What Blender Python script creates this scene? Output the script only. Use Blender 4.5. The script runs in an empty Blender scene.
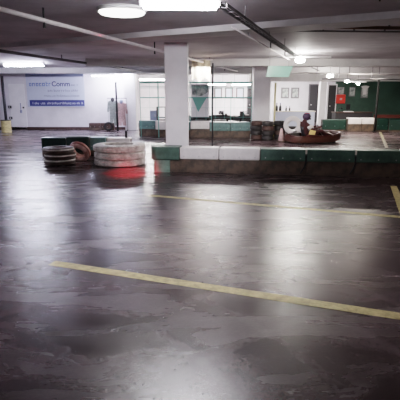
import bpy, bmesh, math, random
from mathutils import Vector, Matrix
random.seed(4)
PI = math.pi
C = bpy.context.scene.collection
TH = math.radians(13.54); F = 440.0; H = 1.6
ST, CT = math.sin(TH), math.cos(TH)
# ---------- surveying helpers: read real distances off the photograph
def zz(py, D):
    v = (200-py)/F
    return H + D*(-ST+v*CT)/(CT+v*ST)
def xx(px, D, z=1.6):
    return (px-200)/F*(D*CT+(H-z)*ST)
def ground(px, py, z=0.0):
    v = (200-py)/F
    D = (z-H)*(CT+v*ST)/(-ST+v*CT)
    return Vector((xx(px, D, z), D, z))
# ---------- materials
def mat(name, col, rough=0.5, metal=0.0, noise=0.0, scale=8.0, col2=None, bump=0.0, emit=None, es=0.0, alpha=1.0):
    m = bpy.data.materials.new(name); m.use_nodes = True
    nt = m.node_tree; b = nt.nodes['Principled BSDF']
    b.inputs['Base Color'].default_value = (*col, 1)
    b.inputs['Roughness'].default_value = rough
    b.inputs['Metallic'].default_value = metal
    b.inputs['Alpha'].default_value = alpha
    if emit:
        b.inputs['Emission Color'].default_value = (*emit, 1); b.inputs['Emission Strength'].default_value = es
    if noise or col2 or bump:
        tc = nt.nodes.new('ShaderNodeTexCoord')
        n = nt.nodes.new('ShaderNodeTexNoise'); n.inputs['Scale'].default_value = scale
        n.inputs['Detail'].default_value = 6; n.inputs['Roughness'].default_value = 0.65
        nt.links.new(tc.outputs['Object'], n.inputs['Vector'])
        r = nt.nodes.new('ShaderNodeValToRGB')
        c2 = col2 or tuple(c*(1-noise) for c in col)
        r.color_ramp.elements[0].color = (*c2, 1); r.color_ramp.elements[1].color = (*col, 1)
        r.color_ramp.elements[0].position = 0.38; r.color_ramp.elements[1].position = 0.6
        nt.links.new(n.outputs['Fac'], r.inputs['Fac'])
        nt.links.new(r.outputs['Color'], b.inputs['Base Color'])
        if bump:
            bp = nt.nodes.new('ShaderNodeBump'); bp.inputs['Strength'].default_value = bump
            bp.inputs['Distance'].default_value = 0.02
            nt.links.new(n.outputs['Fac'], bp.inputs['Height']); nt.links.new(bp.outputs['Normal'], b.inputs['Normal'])
    return m
def emis(name, col, s):
    return mat(name, col, 0.4, emit=col, es=s)

M = {}
M['wall'] = mat('white wall paint', (0.78, 0.75, 0.80), 0.6, noise=0.12, scale=1.5)
M['wallgreen'] = mat('green wall paint', (0.05, 0.10, 0.078), 0.6, noise=0.25, scale=1.2)
M['column'] = mat('column paint', (0.88, 0.86, 0.89), 0.5, noise=0.07, scale=3)
M['ceil'] = mat('ceiling concrete', (0.56, 0.53, 0.56), 0.75, noise=0.3, scale=0.7, bump=0.1)
M['beam'] = mat('beam concrete', (0.58, 0.56, 0.565), 0.7, noise=0.2, scale=1.3, bump=0.1)
M['whiteband'] = mat('white plastic sheet', (0.80, 0.76, 0.76), 0.45, noise=0.15, scale=5)
M['greenband'] = mat('green plastic sheet', (0.085, 0.155, 0.125), 0.4, noise=0.35, scale=4)
M['tealband'] = mat('teal plastic sheet', (0.15, 0.26, 0.25), 0.4, noise=0.35, scale=4)
M['greypale'] = mat('pale grey green vinyl', (0.20, 0.31, 0.26), 0.4, noise=0.4, scale=6)
M['darkgreen'] = mat('dark green plastic sheet', (0.012, 0.038, 0.03), 0.4, noise=0.35, scale=5)
M['belt'] = mat('brown rubber belt', (0.115, 0.08, 0.058), 0.5, scale=5, col2=(0.045, 0.033, 0.027), bump=0.3)
M['rubber'] = mat('black rubber', (0.03, 0.026, 0.026), 0.6, noise=0.4, scale=12)
M['brownrubber'] = mat('brown dusty rubber', (0.085, 0.048, 0.04), 0.6, noise=0.5, scale=9)
M['tyrewhite'] = mat('chipped white tyre paint', (0.74, 0.70, 0.66), 0.55, scale=7, col2=(0.40, 0.36, 0.33), bump=0.4)
M['tyrepink'] = mat('faded pink tyre paint', (0.75, 0.50, 0.45), 0.55, scale=7, col2=(0.34, 0.16, 0.14), bump=0.3)
M['tyrered'] = mat('faded red brown tyre paint', (0.28, 0.10, 0.08), 0.55, noise=0.4, scale=9)
M['black'] = mat('black metal', (0.02, 0.02, 0.024), 0.4, 0.3)
M['dark'] = mat('dark painted metal', (0.028, 0.026, 0.03), 0.65, 0.0)
M['steel'] = mat('steel', (0.5, 0.5, 0.5), 0.3, 1.0)
M['pipe'] = mat('pale pipe paint', (0.85, 0.80, 0.80), 0.45, noise=0.1, scale=6)
M['rust'] = mat('brown pipe paint', (0.17, 0.085, 0.05), 0.55, noise=0.3, scale=6)
M['tray'] = mat('dull cable tray steel', (0.16, 0.15, 0.16), 0.5, 0.4)
M['fixture'] = mat('white enamel housing', (0.75, 0.75, 0.75), 0.4)
M['yellow'] = mat('yellow paint', (0.56, 0.47, 0.22), 0.5, scale=14, col2=(0.33, 0.27, 0.13))
M['yellowpost'] = mat('yellow post paint', (0.85, 0.76, 0.45), 0.4)
M['tealmetal'] = mat('teal painted steel', (0.13, 0.34, 0.31), 0.4, 0.1)
M['red'] = mat('red plastic', (0.65, 0.045, 0.03), 0.35)
M['maroon'] = mat('maroon fairing', (0.06, 0.016, 0.013), 0.3, noise=0.25, scale=6)
M['orange'] = mat('burnt orange bumper', (0.06, 0.022, 0.015), 0.35, noise=0.25, scale=6)
M['suit'] = mat('dark red overall cloth', (0.055, 0.013, 0.015), 0.8, noise=0.3, scale=20)
M['suitgrey'] = mat('grey green overall cloth', (0.33, 0.36, 0.34), 0.85, noise=0.3, scale=14)
M['suitpink'] = mat('pale pink overall cloth', (0.62, 0.42, 0.42), 0.85, noise=0.3, scale=14)
M['suitwhite'] = mat('white cloth', (0.8, 0.76, 0.76), 0.8)
M['helmet'] = mat('dark violet helmet shell', (0.07, 0.045, 0.08), 0.2)
M['matte'] = mat('matte black paint', (0.006, 0.006, 0.006), 0.95)
M['fadedline'] = mat('worn floor paint', (0.20, 0.17, 0.11), 0.5, noise=0.5, scale=9)
M['visor'] = mat('dark visor', (0.01, 0.01, 0.012), 0.08)
M['cream'] = mat('cream yellow panel', (0.78, 0.58, 0.24), 0.4)
M['beige'] = mat('beige spotted cloth', (0.80, 0.72, 0.56), 0.8, scale=9, col2=(0.50, 0.42, 0.31))
M['bannerbg'] = mat('banner vinyl', (0.60, 0.64, 0.78), 0.5, noise=0.06, scale=2)
M['bannertop'] = mat('banner blue grey strip', (0.25, 0.29, 0.42), 0.5)
M['navy'] = mat('navy print', (0.045, 0.055, 0.20), 0.5)
M['lightblue'] = mat('light blue print', (0.18, 0.27, 0.58), 0.5)
M['greyprint'] = mat('grey print', (0.27, 0.29, 0.42), 0.5)
M['mint'] = mat('pale mint reflection', (0.13, 0.235, 0.20), 0.3, emit=(0.5, 0.85, 0.75), es=0.05)  # faint emission imitates light reflected in glass
M['photo'] = mat('grey poster print', (0.55, 0.57, 0.55), 0.5, scale=5, col2=(0.12, 0.13, 0.14))
M['palewood'] = mat('pale board', (0.66, 0.62, 0.55), 0.5)
M['tube_cool'] = emis('cool fluorescent glow', (0.78, 0.80, 1.0), 190)
M['tube_main'] = emis('main fluorescent glow', (0.95, 0.92, 0.98), 95)
M['tube_warm'] = emis('warm fluorescent glow', (1.0, 0.93, 0.84), 150)
M['tube_far'] = emis('far fluorescent glow', (1.0, 0.97, 0.92), 300)
M['disc'] = emis('round diffuser glow', (1.0, 0.97, 0.92), 5)  # glow of the disc that imitates a reflected lamp

def floor_mat():
    m = bpy.data.materials.new('polished dark asphalt'); m.use_nodes = True
    nt = m.node_tree; N = nt.nodes; L = nt.links; b = N['Principled BSDF']
    tc = N.new('ShaderNodeTexCoord')
    def noise(scale, detail=5, rough=0.6, mp=None, dist=0):
        n = N.new('ShaderNodeTexNoise'); n.inputs['Scale'].default_value = scale
        n.inputs['Detail'].default_value = detail; n.inputs['Roughness'].default_value = rough
        n.inputs['Distortion'].default_value = dist
        if mp:
            k = N.new('ShaderNodeMapping'); k.inputs['Scale'].default_value = mp[0]; k.inputs['Rotation'].default_value = (0, 0, mp[1])
            L.new(tc.outputs['Object'], k.inputs['Vector']); L.new(k.outputs['Vector'], n.inputs['Vector'])
        else:
            L.new(tc.outputs['Object'], n.inputs['Vector'])
        return n
    patch = noise(0.8, 5, 0.6)
    streak = noise(1.6, 5, 0.62, ((0.55, 1.5, 1), 0.5), 0.8)
    streak2 = noise(1.5, 4, 0.6, ((0.5, 1.8, 1), -0.8), 0.9)
    grain = noise(45, 4, 0.75)
    r1 = N.new('ShaderNodeValToRGB')
    r1.color_ramp.elements[0].position = 0.38; r1.color_ramp.elements[0].color = (0.020, 0.009, 0.010, 1)
    r1.color_ramp.elements[1].position = 0.62; r1.color_ramp.elements[1].color = (0.105, 0.074, 0.080, 1)
    mx = N.new('ShaderNodeMath'); mx.operation = 'ADD'
    L.new(patch.outputs['Fac'], mx.inputs[0]); L.new(streak.outputs['Fac'], mx.inputs[1])
    hf = N.new('ShaderNodeMath'); hf.operation = 'MULTIPLY'; hf.inputs[1].default_value = 0.5
    L.new(mx.outputs[0], hf.inputs[0]); L.new(hf.outputs[0], r1.inputs['Fac'])
    g = N.new('ShaderNodeMixRGB'); g.blend_type = 'MULTIPLY'; g.inputs['Fac'].default_value = 0.45
    rg = N.new('ShaderNodeValToRGB'); rg.color_ramp.elements[0].position = 0.35; rg.color_ramp.elements[1].position = 0.6
    rg.color_ramp.elements[0].color = (0.25, 0.23, 0.23, 1)
    L.new(grain.outputs['Fac'], rg.inputs['Fac']); L.new(r1.outputs['Color'], g.inputs[1]); L.new(rg.outputs['Color'], g.inputs[2])
    col = g.outputs['Color']
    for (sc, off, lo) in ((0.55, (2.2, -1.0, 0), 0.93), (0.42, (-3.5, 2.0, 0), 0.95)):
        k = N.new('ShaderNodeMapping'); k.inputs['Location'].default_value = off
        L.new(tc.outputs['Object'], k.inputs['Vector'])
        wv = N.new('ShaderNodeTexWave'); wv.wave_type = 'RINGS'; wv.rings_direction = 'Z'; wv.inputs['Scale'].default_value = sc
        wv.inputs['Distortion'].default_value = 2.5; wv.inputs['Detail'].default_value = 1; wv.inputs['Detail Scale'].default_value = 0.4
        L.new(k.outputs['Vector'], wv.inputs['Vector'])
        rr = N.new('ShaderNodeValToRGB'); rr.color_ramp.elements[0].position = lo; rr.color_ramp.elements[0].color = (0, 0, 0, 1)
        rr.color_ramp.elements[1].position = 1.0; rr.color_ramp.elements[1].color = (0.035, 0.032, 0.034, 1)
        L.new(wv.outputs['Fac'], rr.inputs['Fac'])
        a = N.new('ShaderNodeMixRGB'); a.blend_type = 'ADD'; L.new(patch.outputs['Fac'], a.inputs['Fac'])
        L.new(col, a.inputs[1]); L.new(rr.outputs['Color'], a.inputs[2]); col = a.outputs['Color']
    L.new(col, b.inputs['Base Color'])
    ad = N.new('ShaderNodeMath'); ad.operation = 'ADD'
    L.new(streak.outputs['Fac'], ad.inputs[0]); L.new(streak2.outputs['Fac'], ad.inputs[1])
    mr = N.new('ShaderNodeMapRange'); mr.inputs['From Min'].default_value = 0.7; mr.inputs['From Max'].default_value = 1.3
    mr.inputs['To Min'].default_value = 0.20; mr.inputs['To Max'].default_value = 0.33
    L.new(ad.outputs[0], mr.inputs['Value']); L.new(mr.outputs['Result'], b.inputs['Roughness'])
    bp = N.new('ShaderNodeBump'); bp.inputs['Strength'].default_value = 0.45; bp.inputs['Distance'].default_value = 0.004
    L.new(grain.outputs['Fac'], bp.inputs['Height']); L.new(bp.outputs['Normal'], b.inputs['Normal'])
    b.inputs['Specular IOR Level'].default_value = 0.85
    return m
M['floor'] = floor_mat()

# ---------- mesh builder
class MB:
    def __init__(self): self.bm = bmesh.new()
    def box(self, lo, hi, rot=0, piv=None, bev=0.0):
        lo = Vector(lo); hi = Vector(hi)
        r = bmesh.ops.create_cube(self.bm, size=1.0)
        vs = r['verts']; c = (lo+hi)/2; d = hi-lo
        for v in vs: v.co = Vector((v.co.x*d.x, v.co.y*d.y, v.co.z*d.z))+c
        if bev:
            es = list({e for v in vs for e in v.link_edges})
            bmesh.ops.bevel(self.bm, geom=es, offset=bev, segments=2, affect='EDGES', profile=0.5)
        return self
    def rod(self, a, b, r, seg=10, r2=None):
        a = Vector(a); b = Vector(b); d = b-a
        q = d.to_track_quat('Z', 'Y').to_matrix().to_4x4()
        m = Matrix.Translation((a+b)/2) @ q
        bmesh.ops.create_cone(self.bm, cap_ends=True, segments=seg, radius1=r, radius2=r if r2 is None else r2, depth=d.length, matrix=m)
        return self
    def bar(self, a, b, w, h):
        a = Vector(a); b = Vector(b); d = b-a
        q = d.to_track_quat('Y', 'Z').to_matrix().to_4x4()
        m = Matrix.Translation((a+b)/2) @ q @ Matrix.Diagonal((w, d.length, h, 1))
        bmesh.ops.create_cube(self.bm, size=1.0, matrix=m)
        return self
    def path(self, pts, r, seg=8):
        for p, q in zip(pts, pts[1:]): self.rod(p, q, r, seg)
        for p in pts[1:-1]:
            bmesh.ops.create_icosphere(self.bm, subdivisions=1, radius=r*1.02, matrix=Matrix.Translation(Vector(p)))
        return self
    def sph(self, c, r, sc=(1, 1, 1), sub=3):
        bmesh.ops.create_icosphere(self.bm, subdivisions=sub, radius=r, matrix=Matrix.Translation(Vector(c)) @ Matrix.Diagonal((*sc, 1)))
        return self
    def lathe(self, prof, seg=40, closed=True, mtx=None):
        rings = []
        for k in range(seg):
            a = 2*PI*k/seg
            ring = []
            for (r, z) in prof:
                p = Vector((r*math.cos(a), r*math.sin(a), z))
                if mtx: p = mtx @ p
                ring.append(self.bm.verts.new(p))
            rings.append(ring)
        n = len(prof)
        for k in range(seg):
            A = rings[k]; B = rings[(k+1) % seg]
            for i in range(n if closed else n-1):
                j = (i+1) % n
                self.bm.faces.new((A[i], B[i], B[j], A[j]))
        return self
    def prism(self, pts, z0, z1, mtx=None):
        f = lambda p: mtx @ Vector(p) if mtx else Vector(p)
        lo = [self.bm.verts.new(f((x, y, z0))) for x, y in pts]; hi = [self.bm.verts.new(f((x, y, z1))) for x, y in pts]
        self.bm.faces.new(lo[::-1]); self.bm.faces.new(hi)
        n = len(pts)
        for i in range(n): self.bm.faces.new((lo[i], lo[(i+1) % n], hi[(i+1) % n], hi[i]))
        return self
    def build(self, name, m, parent=None, smooth=False, loc=None):
        bmesh.ops.recalc_face_normals(self.bm, faces=self.bm.faces[:])
        me = bpy.data.meshes.new(name); self.bm.to_mesh(me); self.bm.free()
        me.materials.append(m)
        if smooth:
            for p in me.polygons: p.use_smooth = True
        o = bpy.data.objects.new(name, me); C.objects.link(o)
        if parent: o.parent = parent
        if loc is not None: o.location = loc
        return o
def tag(o, label=None, cat=None, group=None, kind=None):
    if label: o['label'] = label
    if cat: o['category'] = cat
    if group: o['group'] = group
    if kind: o['kind'] = kind
    return o
def thing(name, label, cat, loc=(0, 0, 0), rz=0, group=None):
    o = bpy.data.objects.new(name, None); C.objects.link(o)
    o.empty_display_size = 0.1
    o.location = loc; o.rotation_euler = (0, 0, rz)
    return tag(o, label, cat, group)
def struct(o): o['kind'] = 'structure'; return o
def dup(root, loc, rz, label, group=None):
    r = root.copy(); C.objects.link(r); r.location = loc; r.rotation_euler = (0, 0, rz)
    r['label'] = label
    if group: r['group'] = group
    for ch in list(root.children):
        c = ch.copy(); C.objects.link(c); c.parent = r
        for g in list(ch.children):
            d = g.copy(); C.objects.link(d); d.parent = c
    return r

# =================== THE SETTING ===================
CH = 2.65
XL, XR, YB = -13.0, 15.0, -3.0
DL = 20.6     # white wall with the banner
DB = 26.0     # back wall of the paddock
DG = 23.0     # green wall
x130 = xx(124, DL); xg = xx(336, DG)
struct(MB().box((XL, YB, -0.1), (XR, DB+0.2, 0)).build('floor', M['floor']))
struct(MB().box((XL, YB, CH), (XR, DB+0.2, CH+0.2)).build('ceiling', M['ceil']))
struct(MB().box((XL, DL, 0), (x130, DL+0.2, CH)).build('wall_left_back', M['wall']))
struct(MB().box((x130-0.2, DL+0.2, 0), (x130, DB, CH)).build('wall_return', M['wall']))
struct(MB().box((x130-0.2, DB, 0), (XR, DB+0.2, CH)).build('wall_back', M['wall']))
struct(MB().box((xg, DG, 0), (XR, DG+0.2, CH)).build('wall_green', M['wallgreen']))
struct(MB().box((xg, DG+0.2, 0), (xg+0.2, DB, CH)).build('wall_green_return', M['wall']))
struct(MB().box((XL-0.2, YB, 0), (XL, DL+0.2, CH)).build('wall_left', M['wall']))
struct(MB().box((XR, YB, 0), (XR+0.2, DB, CH)).build('wall_right', M['beam']))
struct(MB().box((XL, YB-0.2, 0), (XR, YB, CH)).build('wall_front', M['beam']))
struct(MB().box((XL, DL-0.03, 0), (x130, DL, 0.12)).build('baseboard_left', M['brownrubber']))
struct(MB().box((xg, DG-0.03, 0), (XR, DG, 0.10)).build('baseboard_green', M['belt']))
# ceiling beams and soffits
def beam(a, b, w, z0, n='trim_1'):
    a = Vector(a); b = Vector(b); h = CH-z0
    a.z = b.z = z0+h/2
    struct(MB().bar(a, b, w, h).build(n, M['beam']))
beam((-3.5, 14.3, 0), (XR, 14.3, 0), 0.5, 2.44, 'trim_1')
beam((XL, 18.9, 0), (XR, 18.9, 0), 0.5, 2.42, 'trim_2')
beam((xx(250, 22), 22.2, 0), (XR, 22.2, 0), 0.6, 2.2, 'trim_3')
A = ground(-60, 50, 2.6) if False else Vector((-9.2, 9.6, 0)); B = Vector((9, 4.4, 0))
beam((-6.2, 11.3, 0), (9, 2.9, 0), 0.6, 2.56, 'trim_4')
beam((XL, 2.3, 0), (XR, 2.3, 0), 0.8, 2.45, 'trim_5')

# structural columns
def column(name, p0, p1, D, m=M['column'], dep=None, top=CH):
    x0, x1 = xx(p0, D), xx(p1, D); d = dep or (x1-x0)
    return struct(MB().box((x0, D, 0), (x1, D+d, top), bev=0.012).build(name, m))
column('column_1', 165, 188, 9.75)
column('column_2', 253.5, 270.5, 16.9)
column('column_3', 320, 326.5, 22.6, top=2.2)
column('column_4', 124, 135.5, 20.2)

# painted floor lines
def stripe(p, q, w, m=None):
    p = Vector(p); q = Vector(q); p.z = q.z = 0.002
    d = (q-p).normalized(); n = Vector((-d.y, d.x, 0))*w/2
    bm = MB()
    vs = [bm.bm.verts.new(v) for v in (p-n, q-n, q+n, p+n)]
    bm.bm.faces.new(vs)
    return bm.build('floor_line', m or M['yellow'])
L1a, L1b = ground(150, 195.5), ground(400, 217)
L2a, L2b = ground(52, 263), ground(400, 316.5)
tag(stripe(L1a, L1b+(L1b-L1a)*0.5, 0.11), 'thin yellow floor line running just in front of the barrier row', 'floor marking')
tag(stripe(L2a, L2b+(L2b-L2a)*0.4, 0.115), 'wide yellow floor line nearest the viewer across the dark floor', 'floor marking')
tag(stripe(ground(393.5, 186), ground(407, 222), 0.11), 'short yellow floor line at the right edge crossing the thin line', 'floor marking')
tag(stripe(ground(387, 148), ground(380, 132), 0.10, M['fadedline']), 'faint yellow floor line on the far lane right of the kart', 'floor marking')

# =================== CEILING SERVICES ===================
def ceil_pt(px, py, z): return ground(px, py, z)
# long pale sprinkler pipe
pa, pb = ceil_pt(-30, 1, 2.5), ceil_pt(240, 72, 2.5)
t = thing('sprinkler_pipe', 'long pale sprinkler pipe crossing the ceiling from upper left to behind the big column', 'pipe', pa)
MB().rod((0, 0, 0), pb-pa, 0.028, 12).build('pipe', M['pipe'], t, True)
for (px, py) in ((53, 20), (157, 49.5), (225, 68)):
    p = ceil_pt(px, py, 2.5)
    k = (p-pa).dot(pb-pa)/(pb-pa).length_squared; p = (pb-pa)*k
    h = MB().rod(p+Vector((0, 0, -0.03)), p+Vector((0, 0, 0.16)), 0.012).rod(p+Vector((0, 0, -0.09)), p+Vector((0, 0, -0.03)), 0.02, r2=0.012).build('sprinkler_head', M['black'], t)
# dark conduit on the left
def linepipe(name, label, p, q, z, r, m, brackets=6):
    a, b = ceil_pt(*p, z), ceil_pt(*q, z)
    t = thing(name, label, 'pipe', a)
    MB().rod((0, 0, 0), b-a, r, 10).build('pipe', m, t, True)
    for i in range(brackets):
        c = (b-a)*((i+0.5)/brackets)
        MB().box(c+Vector((-0.012, -0.012, 0)), c+Vector((0.012, 0.012, CH-z))).build('bracket', M['tray'], t)
    return t
linepipe('conduit', 'dark conduit under the ceiling above the left wall lights', (-20, 48), (166, 74.5), 2.52, 0.035, M['tray'])
linepipe('heating_pipe', 'brown pipe running across the ceiling at upper right', (262, 26.2), (430, 28.5), 2.6, 0.026, M['rust'])
linepipe('conduit', 'thin dark conduit just under the brown ceiling pipe', (245, 30.5), (430, 32), 2.6, 0.014, M['tray'])
linepipe('conduit', 'pale conduit high on the right below the brown pipe, above the kart', (300, 72.5), (420, 75.5), 2.36, 0.022, M['pipe'], 4)
linepipe('conduit', 'thin dark conduit above the green wall in front of the last soffit', (322, 79), (420, 79.5), 2.14, 0.02, M['tray'], 3)
# cable tray
a, b = ceil_pt(222, 5, 2.50), ceil_pt(297, 57, 2.50)
t = thing('cable_tray', 'dark cable tray running away along the ceiling right of the big lamp', 'cable tray', a)
d = (b-a); n = Vector((-d.y, d.x, 0)).normalized()
for s in (-1, 1): MB().bar(n*0.05*s, d+n*0.05*s, 0.012, 0.035).build('side_rail', M['tray'], t)
for i in range(24): MB().bar(d*(i+.5)/24-n*0.05, d*(i+.5)/24+n*0.05, 0.02, 0.01).build('rung', M['tray'], t)
mb = MB()
for s in (-0.025, 0.02): mb.rod(n*s+Vector((0, 0, 0.015)), d+n*s+Vector((0, 0, 0.015)), 0.009)
mb.build('cables', M['black'], t)
for i in range(4):
    c = d*((i+0.5)/4)
    MB().rod(c-n*0.05, c-n*0.05+Vector((0, 0, 0.15)), 0.006).build('hanger', M['tray'], t)
linepipe('conduit', 'thin pale conduit running beside the dark cable tray', (232, 27), (290, 60), 2.5, 0.012, M['pipe'], 3)
p = ceil_pt(379, 9, 2.3)
tag(MB().rod(Vector((p.x, p.y, 2.36)), (p.x, p.y, 2.45), 0.008).build('hanger_rod', M['black']), 'short black rod hanging from the ceiling at top right', 'rod')
p = ceil_pt(312, 66, 2.45)
tag(MB().path([(p.x, p.y, 2.65), (p.x, p.y, 2.40), (p.x+0.25, p.y, 2.30)], 0.014).build('drop_conduit', M['tray']), 'dark bent conduit dropping from the ceiling behind the tray lamp', 'pipe')

# light fittings
def fitting(px, py, z, length, rot, m, label, tubes=2, r=0.019, D=None):
    p = Vector((xx(px, D, z), D, z)) if D else ceil_pt(px, py, z)
    t = thing('fluorescent_fitting', label, 'ceiling light', p, rot, )
    h = MB().box((-length/2, -0.07, 0.03), (length/2, 0.07, 0.07), bev=0.008).build('housing', M['fixture'], t)
    for k in range(tubes):
        y = 0 if tubes == 1 else (-0.04, 0.04)[k]
        MB().rod((-length/2+0.03, y, 0), (length/2-0.03, y, 0), r, 10).build('tube', m, t, True)
    for s in (-1, 1):
        MB().box((s*(length/2-0.015)-0.015, -0.065, -0.022), (s*(length/2-0.015)+0.015, 0.065, 0.03)).build('end_cap', M['fixture'], t)
        MB().rod((s*length*0.35, 0, 0.075), (s*length*0.35, 0, CH-z), 0.006).build('hanger', M['tray'], t)
    return t
fitting(24, 65, 2.56, 1.35, 0, M['tube_cool'], 'leftmost fluorescent fitting glowing above the blue and white banner', r=0.045)
fitting(36, 72.5, 2.46, 0.85, 0, M['tube_cool'], 'shorter fluorescent fitting just below the leftmost one, above the banner', r=0.035)
fitting(118, 72, 2.54, 1.1, 0, M['tube_cool'], 'fluorescent fitting above the thin dark post near the white wall', r=0.04)
fitting(180, 4, 2.46, 0.78, 0.05, M['tube_main'], 'large bright fluorescent fitting at top centre above the big white column', r=0.048)
def bulb(px, py, z, m, label, r=0.075, bat=0.9):
    p = ceil_pt(px, py, z)
    t = thing('batten_lamp', label, 'ceiling light', p)
    MB().box((-bat/2, -0.03, 0.07), (bat/2, 0.03, 0.11)).build('batten', M['fixture'], t)
    MB().sph((0, 0, 0), r, (1.25, 1, 0.62), 2).build('globe', m, t, True)
    MB().rod((0, 0, 0.03), (0, 0, 0.08), 0.035).build('socket', M['fixture'], t)
    MB().rod((0, 0, 0.11), (0, 0, CH-z), 0.008).build('stem', M['tray'], t)
    return t
M['globe'] = emis('round lamp glow', (1.0, 0.95, 0.88), 480)
M['globe_far'] = emis('far round lamp glow', (1.0, 0.95, 0.88), 260)
bulb(300, 60.5, 2.45, M['globe'], 'bright round batten lamp at the far end of the cable tray', 0.10, 1.6)
bulb(330, 76, 2.28, M['globe_far'], 'round batten lamp hanging above the kart driver', 0.10, 1.0)
bulb(347, 81.5, 2.12, M['globe_far'], 'small round batten lamp above the red box', 0.08, 0.9)
bulb(358, 84, 2.02, M['globe_far'], 'smallest batten lamp above the framed poster by the green wall', 0.06, 0.7)
fitting(216, 85, 2.08, 1.0, 0, M['tube_far'], 'far fluorescent fitting left of the two glowing behind the teal fence', D=23.5)
fitting(241, 86, 2.08, 1.0, 0, M['tube_far'], 'far fluorescent fitting right of the two, beside the second column', D=24)
fitting(152, 85, 2.3, 1.3, 0, M['tube_far'], 'far fluorescent fitting behind the fence left of the big column', D=23)
fitting(295, 84.5, 2.25, 1.0, 0, M['tube_far'], 'far fluorescent fitting above the white paddock wall right of the second column', D=23.5)
fitting(103, 78, 2.36, 1.0, 0, M['tube_cool'], 'fluorescent fitting close to the white wall right of the banner', 1, D=19.8)
p = ceil_pt(122, 12.5, 2.6)  # glowing disc added in place of a lamp's reflection in the window glass
t = thing('reflection_disc', 'round glowing disc imitating a lamp reflection at upper left beside the big lamp', 'ceiling light', p)
MB().lathe([(0.0001, -0.02), (0.27, -0.02), (0.29, 0.0), (0.27, 0.02), (0.0001, 0.02)], 40, False).build('reflected_lamp', M['disc'], t, True)
MB().lathe([(0.27, 0.02), (0.31, 0.0), (0.31, 0.05), (0.2, 0.05)], 40).build('rim', M['fixture'], t, True)

# =================== BARRIERS ===================
def barrier(p, q, hb, ht, mband, label, name='track_barrier', strap=False, lower=None, dep=0.32, cover_back=True, group=None):
    """one length of kart barrier from ground point p to q; coloured cover over a rubber belt"""
    p = Vector(p); q = Vector(q); d = q-p; L = d.length
    t = thing(name, label, 'barrier', p, math.atan2(d.y, d.x), group)
    MB().box((0.004, 0.02, 0), (L-0.004, dep, hb+0.01), bev=0.006).box((0.0, 0.04, 0), (L, dep-0.03, ht-0.03)).build('rubber_belt', lower or M['belt'], t)
    MB().box((0.008, 0.0, hb), (L-0.008, dep+0.02, ht), bev=0.02).build('cover', mband, t, )
    mb = MB()
    for s in (0.12, 0.5, 0.88):
        mb.rod((L*s, 0.002, (hb+ht)/2-0.06), (L*s, -0.006, (hb+ht)/2-0.06), 0.012)
    mb.build('bolts', M['steel'], t)
    if strap:
        s = MB().path([(0.0, -0.012, ht-0.12), (0.0, -0.014, hb-0.02), (-0.03, -0.02, hb-0.12), (-0.10, -0.03, 0.05)], 0.014).build('strap', M['black'], t)
        MB().box((-0.018, -0.014, ht-0.09), (0.018, 0.06, ht+0.012)).build('buckle', M['palewood'], t)
    return t
RA, RB = ground(150, 171.8), ground(460, 179.5)
def row1(px):
    # where the sight line in plan meets the row's base line
    lo, hi = 0.0, 1.6
    for _ in range(50):
        k = (lo+hi)/2; w = RA+(RB-RA)*k
        u = 200+w.x/(w.y*CT+H*ST)*F
        if u < px: lo = k
        else: hi = k
    return RA+(RB-RA)*k
e = [179.5, 218.5, 259.5, 305, 354, 400, 450, 505]
labs = ['white covered barrier length beside the rounded green end', 'white covered barrier length right of the first white one',
        'green barrier length next to the white ones, in front of the kart tail', 'green barrier length with a dark strap in front of the kart nose',
        'green barrier length with the second dark strap, right of the kart', 'green barrier length cut by the right edge of the photo', 'last green barrier length beyond the right edge']
for i in range(6):
    barrier(row1(e[i]), row1(e[i+1]), 0.285, 0.525, M['whiteband'] if i < 2 else M['greenband'], labs[i], strap=i in (3, 4))
# rounded end module
w0, w1 = row1(150), row1(179.5); d = w1-w0
t = thing('barrier_end', 'rounded teal green end of the front barrier row below the big column', 'barrier', w0, math.atan2(d.y, d.x))
def cap(x0, x1, y0, y1, r, n=8):
    pts = [(x1, y0), (x1, y1)]
    for k in range(n+1):
        a = PI/2+PI/2*k/n; pts.append((x0+r+r*math.cos(a), y1-r+r*math.sin(a)))
    for k in range(n+1):
        a = PI+PI/2*k/n; pts.append((x0+r+r*math.cos(a), y0+r+r*math.sin(a)))
    return pts
MB().prism(cap(0.0, d.length-0.005, -0.01, 0.36, 0.17), 0.27, 0.53).build('cover', M['greenband'], t)
MB().prism(cap(0.06, 0.43, -0.005, 0.30, 0.12), 0.0, 0.27).build('base_cushion', M['greypale'], t)
MB().box((0.43, 0.03, 0), (d.length, 0.3, 0.27)).build('rubber_belt', M['belt'], t)
MB().prism(cap(0.0, d.length, -0.02, 0.37, 0.175), 0.262, 0.275).build('seam', M['darkgreen'], t)
# row behind the tyre stacks
def seg(p0, p1, yb0, yb1, hb, ht, m, label, **k):
    return barrier(ground(p0, yb0), ground(p1, yb1), hb, ht, m, label, **k)
seg(42, 67, 157, 157, 0.12, 0.50, M['darkgreen'], 'dark green barrier length behind the brown tyre stack, leftmost of its row')
seg(67, 90, 157, 157, 0.12, 0.52, M['darkgreen'], 'dark green barrier length behind the leaning pink tyre')
seg(90, 107, 156.5, 156.5, 0.16, 0.50, M['tealband'], 'small teal green barrier length just left of the white tyre stack')
seg(107.5, 131, 156, 156, 0.2, 0.47, M['whiteband'], 'pinkish white barrier length showing above the white tyre stack')
p = ground(127, 155.5)
tag(MB().box((p.x-0.03, p.y-0.03, 0.47), (p.x+0.03, p.y+0.03, 0.60), bev=0.01).sph((p.x, p.y, 0.62), 0.035).build('marker_knob', M['black']), 'small black knob on top of the pinkish white barrier', 'knob')
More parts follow.
